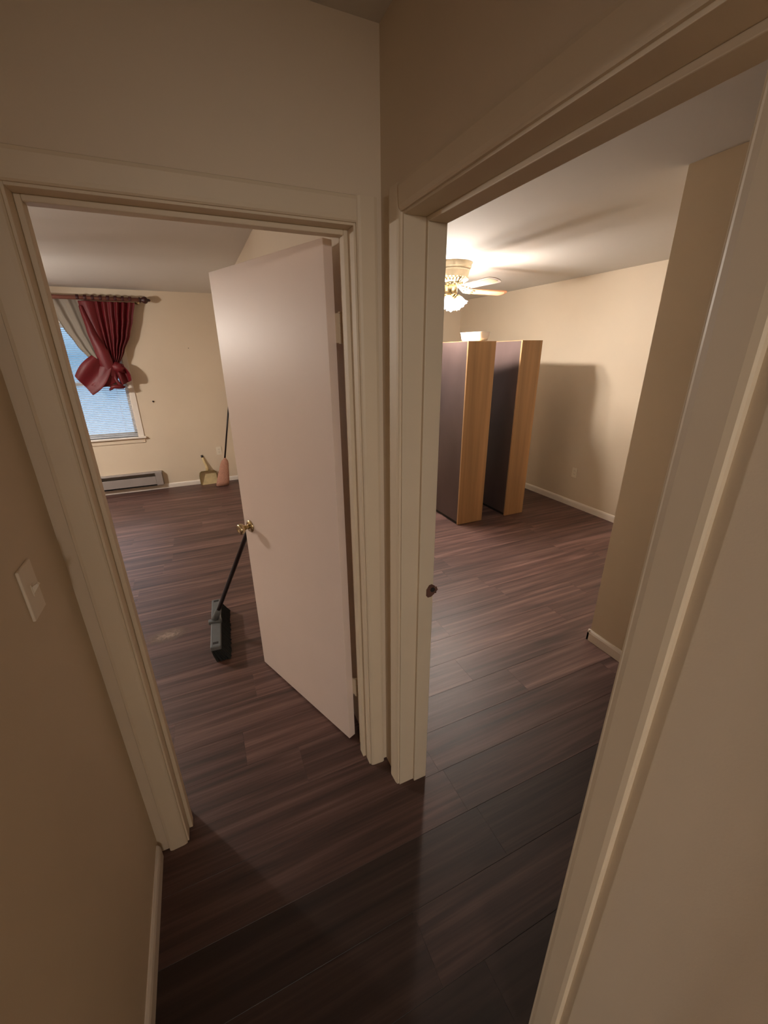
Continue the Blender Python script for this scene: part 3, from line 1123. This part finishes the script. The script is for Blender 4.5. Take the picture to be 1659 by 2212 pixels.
def make_fan(loc, rz, label, watts, group):
    """hugger fan: mount plate, housing, ribbed ring, four blades with brackets, light kit with four tulip shades"""
    f = thing('ceiling_fan', label, 'ceiling fan', loc, rz, group)
    bm = B()
    add_lathe(bm, [(0.0, 0.0), (0.184, 0.0), (0.184, -0.006), (0.176, -0.012), (0.176, -0.036), (0.172, -0.042), (0.166, -0.046), (0.166, -0.052), (0.0, -0.052)], 40)
    obj('mount_plate', bm, M_FANMETAL, f, True)
    bm = B()
    add_lathe(bm, [(0.0, -0.050), (0.160, -0.050), (0.163, -0.060), (0.158, -0.075), (0.150, -0.112), (0.146, -0.118), (0.0, -0.118)], 40)
    obj('motor_housing', bm, M_FANMETAL, f, True)
    bm = B()
    for k in range(30):
        a = 2 * PI * k / 30
        c, s = math.cos(a), math.sin(a)
        add_tube(bm, [(0.148 * c, 0.148 * s, -0.116), (0.150 * c, 0.150 * s, -0.126), (0.118 * c, 0.118 * s, -0.146)], 0.0075, 6)
    rb = obj('vent_rib', bm, M_FANMETAL, f)
    rb['kind'] = 'stuff'
    bm = B()
    add_lathe(bm, [(0.0, -0.115), (0.125, -0.115), (0.112, -0.146), (0.062, -0.152), (0.050, -0.160), (0.055, -0.176), (0.062, -0.196), (0.062, -0.236), (0.050, -0.252), (0.030, -0.262), (0.022, -0.290), (0.010, -0.300), (0.0, -0.302)], 32)
    obj('light_kit', bm, M_BRASS, f, True)
    for k in range(4):
        rot = Matrix.Rotation(PI / 2 * k + R(2), 4, 'Z') @ Matrix.Translation((0, 0, -0.205)) @ Matrix.Rotation(R(-11), 4, 'X')
        bm = B()
        add_prism(bm, blade_outline(0.205, 0.63, 0.050, 0.066), 2, -0.0035, 0.0035)
        tverts(bm, rot)
        bl_ = obj('blade', bm, M_BLADESHEEN if k % 2 else M_FANBLADE, f)
        bm = B()
        add_prism(bm, blade_outline(0.300, 0.608, 0.030, 0.048), 2, -0.0052, -0.0030)
        tverts(bm, rot)
        obj('cane_inset', bm, M_CANE, bl_)
        bm = B()
        for sgn in (-1, 0, 1):
            add_tube(bm, [(0.075, 0.010 * sgn, 0.056), (0.12, 0.022 * sgn, 0.030), (0.17, 0.040 * sgn, 0.002), (0.245, 0.030 * sgn, -0.008)], [0.008, 0.008, 0.007, 0.008], 6)
        add_tube(bm, [(0.170, -0.040, 0.0), (0.178, 0.0, -0.006), (0.170, 0.040, 0.0)], 0.006, 6)
        tverts(bm, rot)
        obj('blade_bracket', bm, M_FANMETAL, bl_, True)
    for k in range(4):
        rot = Matrix.Rotation(PI / 2 * k + R(47), 4, 'Z')
        tip = rot @ Vector((0.056, 0, -0.266))
        bm = B()
        add_tube(bm, [rot @ Vector((0.030, 0, -0.235)), rot @ Vector((0.045, 0, -0.240)), tip], [0.009, 0.008, 0.013], 8)
        obj('lamp_arm', bm, M_BRASS, f, True)
        mtx = Matrix.Translation(tip) @ rot @ Matrix.Rotation(R(142), 4, 'Y')
        bm = B()
        pr = [(0.020, 0.0), (0.030, 0.010), (0.040, 0.028), (0.043, 0.050), (0.046, 0.070), (0.057, 0.092)]
        rings = []
        seg = 32
        for i, (r_, z_) in enumerate(pr):
            fl_ = 0.09 * (i / 5) ** 2
            rings.append([bm.verts.new(mtx @ Vector((r_ * (1 + fl_ * math.cos(8 * 2 * PI * q / seg)) * math.cos(2 * PI * q / seg), r_ * (1 + fl_ * math.cos(8 * 2 * PI * q / seg)) * math.sin(2 * PI * q / seg), z_ + 0.004 * (i / 5) * math.cos(8 * 2 * PI * q / seg)))) for q in range(seg)])
        for i in range(len(rings) - 1):
            for q in range(seg):
                j = (q + 1) % seg
                bm.faces.new((rings[i][q], rings[i][j], rings[i + 1][j], rings[i + 1][q]))
        sh = obj('lamp_shade', bm, M_SHADE, f, True)
        bm = B()
        add_lathe(bm, [(0.0, -0.008), (0.018, -0.008), (0.030, -0.002), (0.035, 0.010), (0.035, 0.018), (0.032, 0.018), (0.0, 0.002)], 20, mtx)
        obj('baffle_cup', bm, M_BRASS, f, True)  # cup added to hold the bulb's upward light off the ceiling
        bm = B()
        bmesh.ops.create_uvsphere(bm, u_segments=14, v_segments=10, radius=0.022, matrix=mtx @ Matrix.Translation((0, 0, 0.052)) @ Matrix.Diagonal((1, 1, 1.4, 1)))
        obj('bulb', bm, M_BULB, sh, True)
        place_light('bulb_light', f, mtx @ Vector((0, 0, 0.050)), watts)
    bm = B()
    add_tube(bm, [(0.04, -0.03, -0.255), (0.042, -0.032, -0.36)], 0.0016, 6)
    add_lathe(bm, [(0.0, 0), (0.006, 0.004), (0.006, 0.016), (0, 0.02)], 10, Matrix.Translation((0.042, -0.032, -0.378)))
    obj('pull_chain', bm, M_BRASS, f)
    return f


make_fan((1.695, 2.305, H), R(0), 'flush ceiling fan with lit tulip glass lamps in the right room', LAMP_B, 'ceiling fans of the two rooms')
fan_a = make_fan((-2.75, 3.05, H - 0.20), R(-20), 'ceiling fan on a short rod with lit lamps in the left room', LAMP_A, 'ceiling fans of the two rooms')
bm = B()
add_tube(bm, [(0, 0, -0.002), (0, 0, 0.20)], 0.013, 12)
add_lathe(bm, [(0.012, 0.13), (0.03, 0.14), (0.06, 0.18), (0.065, 0.20), (0.0, 0.20)], 24)
obj('drop_rod', bm, M_FANMETAL, fan_a, True)

# frosted globe on the ceiling of the room behind the viewer; its light reaches the hall through the open end
hl = thing('globe_light', 'large frosted globe light on the ceiling of the room behind the viewer', 'ceiling light', (-0.98, -4.6, H))
bm = B()
add_lathe(bm, [(0.0, 0.0), (0.10, 0.0), (0.10, -0.015), (0.04, -0.03), (0.03, -0.05), (0.0, -0.05)], 28)
obj('base', bm, M_FANMETAL, hl, True)
bm = B()
bmesh.ops.create_uvsphere(bm, u_segments=28, v_segments=18, radius=0.215, matrix=Matrix.Translation((0, 0, -0.255)))
obj('globe', bm, glow_glass('frosted_globe', (1, 0.9, 0.78, 1), 0.15, 0.85), hl, True)
place_light('bulb_light', hl, (0, 0, -0.255), GLOBE, 0.20)


# ------------------------------------------------------------------ tall cabinets in the right room
def cabinet(x0, x1, y0, depth, h, label):
    c = thing('cabinet', label, 'cabinet', ((x0 + x1) / 2, y0, 0.0), 0.0, 'tall cabinets in the right room')
    w = (x1 - x0) / 2
    boxobj('body', (-w + 0.001, 0.018, 0.030), (w - 0.001, depth, h - 0.004), M_CABDARK, c, 0.0015)
    boxobj('plinth', (-w + 0.012, 0.030, 0.0), (w - 0.012, depth - 0.01, 0.030), M_DARK, c)
    boxobj('front_panel', (-w, 0.0, 0.004), (w, 0.018, h), M_OAK, c, 0.0015)
    boxobj('top_edge', (-w + 0.001, 0.018, h - 0.004), (w - 0.001, depth, h), M_OAK, c)
    return c


cabinet(1.803, 2.115, 2.130, 0.62, 1.818, 'dark cabinet with a wide oak front, left one, tub on top')
cabinet(2.424, 2.678, 2.125, 0.62, 1.826, 'dark cabinet with a narrower oak front, right one, nothing on top')

# white tub lying on the left cabinet
tb = thing('plastic_tub', 'white plastic tub on top of the left cabinet', 'tub', (1.986, 2.297, 1.8185), R(12))
bm = B()


def rrect(hx, hy, r, z, ox=0, oy=0):
    out_ = []
    for cx_, cy_, a0 in ((hx - r, hy - r, 0), (-hx + r, hy - r, 90), (-hx + r, -hy + r, 180), (hx - r, -hy + r, 270)):
        for q in range(5):
            a = R(a0 + 90 * q / 4)
            out_.append((cx_ + r * math.cos(a) + ox, cy_ + r * math.sin(a) + oy, z))
    return out_


rgs = []
for (hx, hy, r, z) in ((0.046, 0.108, 0.02, 0.0), (0.056, 0.119, 0.024, 0.006), (0.062, 0.126, 0.026, 0.022), (0.069, 0.134, 0.028, 0.073), (0.072, 0.137, 0.028, 0.076), (0.072, 0.137, 0.028, 0.080), (0.066, 0.131, 0.026, 0.078), (0.058, 0.121, 0.022, 0.022), (0.048, 0.110, 0.018, 0.008)):
    rgs.append([bm.verts.new((p[0], p[1], p[2])) for p in rrect(hx, hy, r, z)])
for i in range(len(rgs) - 1):
    n = len(rgs[0])
    for q in range(n):
        j = (q + 1) % n
        bm.faces.new((rgs[i][q], rgs[i][j], rgs[i + 1][j], rgs[i + 1][q]))
bm.faces.new(rgs[0][::-1])
bm.faces.new(rgs[-1])
obj('bowl', bm, M_PLASTIC, tb)


# ------------------------------------------------------------------ wall plates and small marks
def plate(name, label, cat, loc, rz, slots, mt):
    """a cover plate; local -y faces the room"""
    p = thing(name, label, cat, loc, rz, 'wall outlets' if cat == 'outlet' else None)
    boxobj('cover_plate', (-0.035, -0.006, -0.058), (0.035, 0.0, 0.058), mt, p, 0.002)
    for q in slots:
        if q == 'toggle':
            bm = B()
            add_box(bm, (-0.006, -0.0075, -0.013), (0.006, -0.004, 0.013))
            add_prism(bm, [(-0.006, -0.010), (-0.020, 0.010), (-0.017, 0.014), (-0.005, 0.006)], 0, -0.0045, 0.0045)
            obj('toggle', bm, mt, p)
        else:
            bm = B()
            add_box(bm, (-0.017, -0.0075, q - 0.014), (0.017, -0.005, q + 0.014), 0.001)
            s = obj('socket', bm, mt, p)
            bm = B()
            add_box(bm, (-0.008, -0.0080, q - 0.004), (-0.0055, -0.0072, q + 0.005))
            add_box(bm, (0.0055, -0.0080, q - 0.004), (0.008, -0.0072, q + 0.005))
            obj('slot', bm, M_DARK, s)
    return p


plate('wall_outlet', 'ivory wall outlet on the left room wall above the broom and dustpan', 'outlet', (-0.357, FAR_A, 0.450), 0, [0.02, -0.02], M_IVORY)
plate('wall_outlet', 'cream wall outlet inside the cabinet shadow on the right room wall', 'outlet', (XR, 2.075, 0.405), R(-90), [0.02, -0.02], M_IVORY)
plate('light_switch', 'white light switch plate on the left hall wall', 'light switch', (XC, -0.232, 1.258), R(90), ['toggle'], M_SWITCH)

for nm, lab, x, z, r_ in (('nail', 'dark nail head in the cream wall right of the window', -1.052, 1.168, 0.011), ('nail', 'tiny nail high on the cream wall between curtain and door', -0.527, 1.807, 0.005)):
    bm = B()
    add_lathe(bm, [(0.0, 0.014), (r_, 0.012), (r_, 0.009), (r_ * 0.35, 0.008), (r_ * 0.35, -0.004), (0, -0.004)], 12, Matrix.Rotation(R(90), 4, 'X'))
    o = obj(nm, bm, M_NAIL)
    o.location = (x, FAR_A, z)
    tag(o, lab, 'nail', 'nails in the far wall')
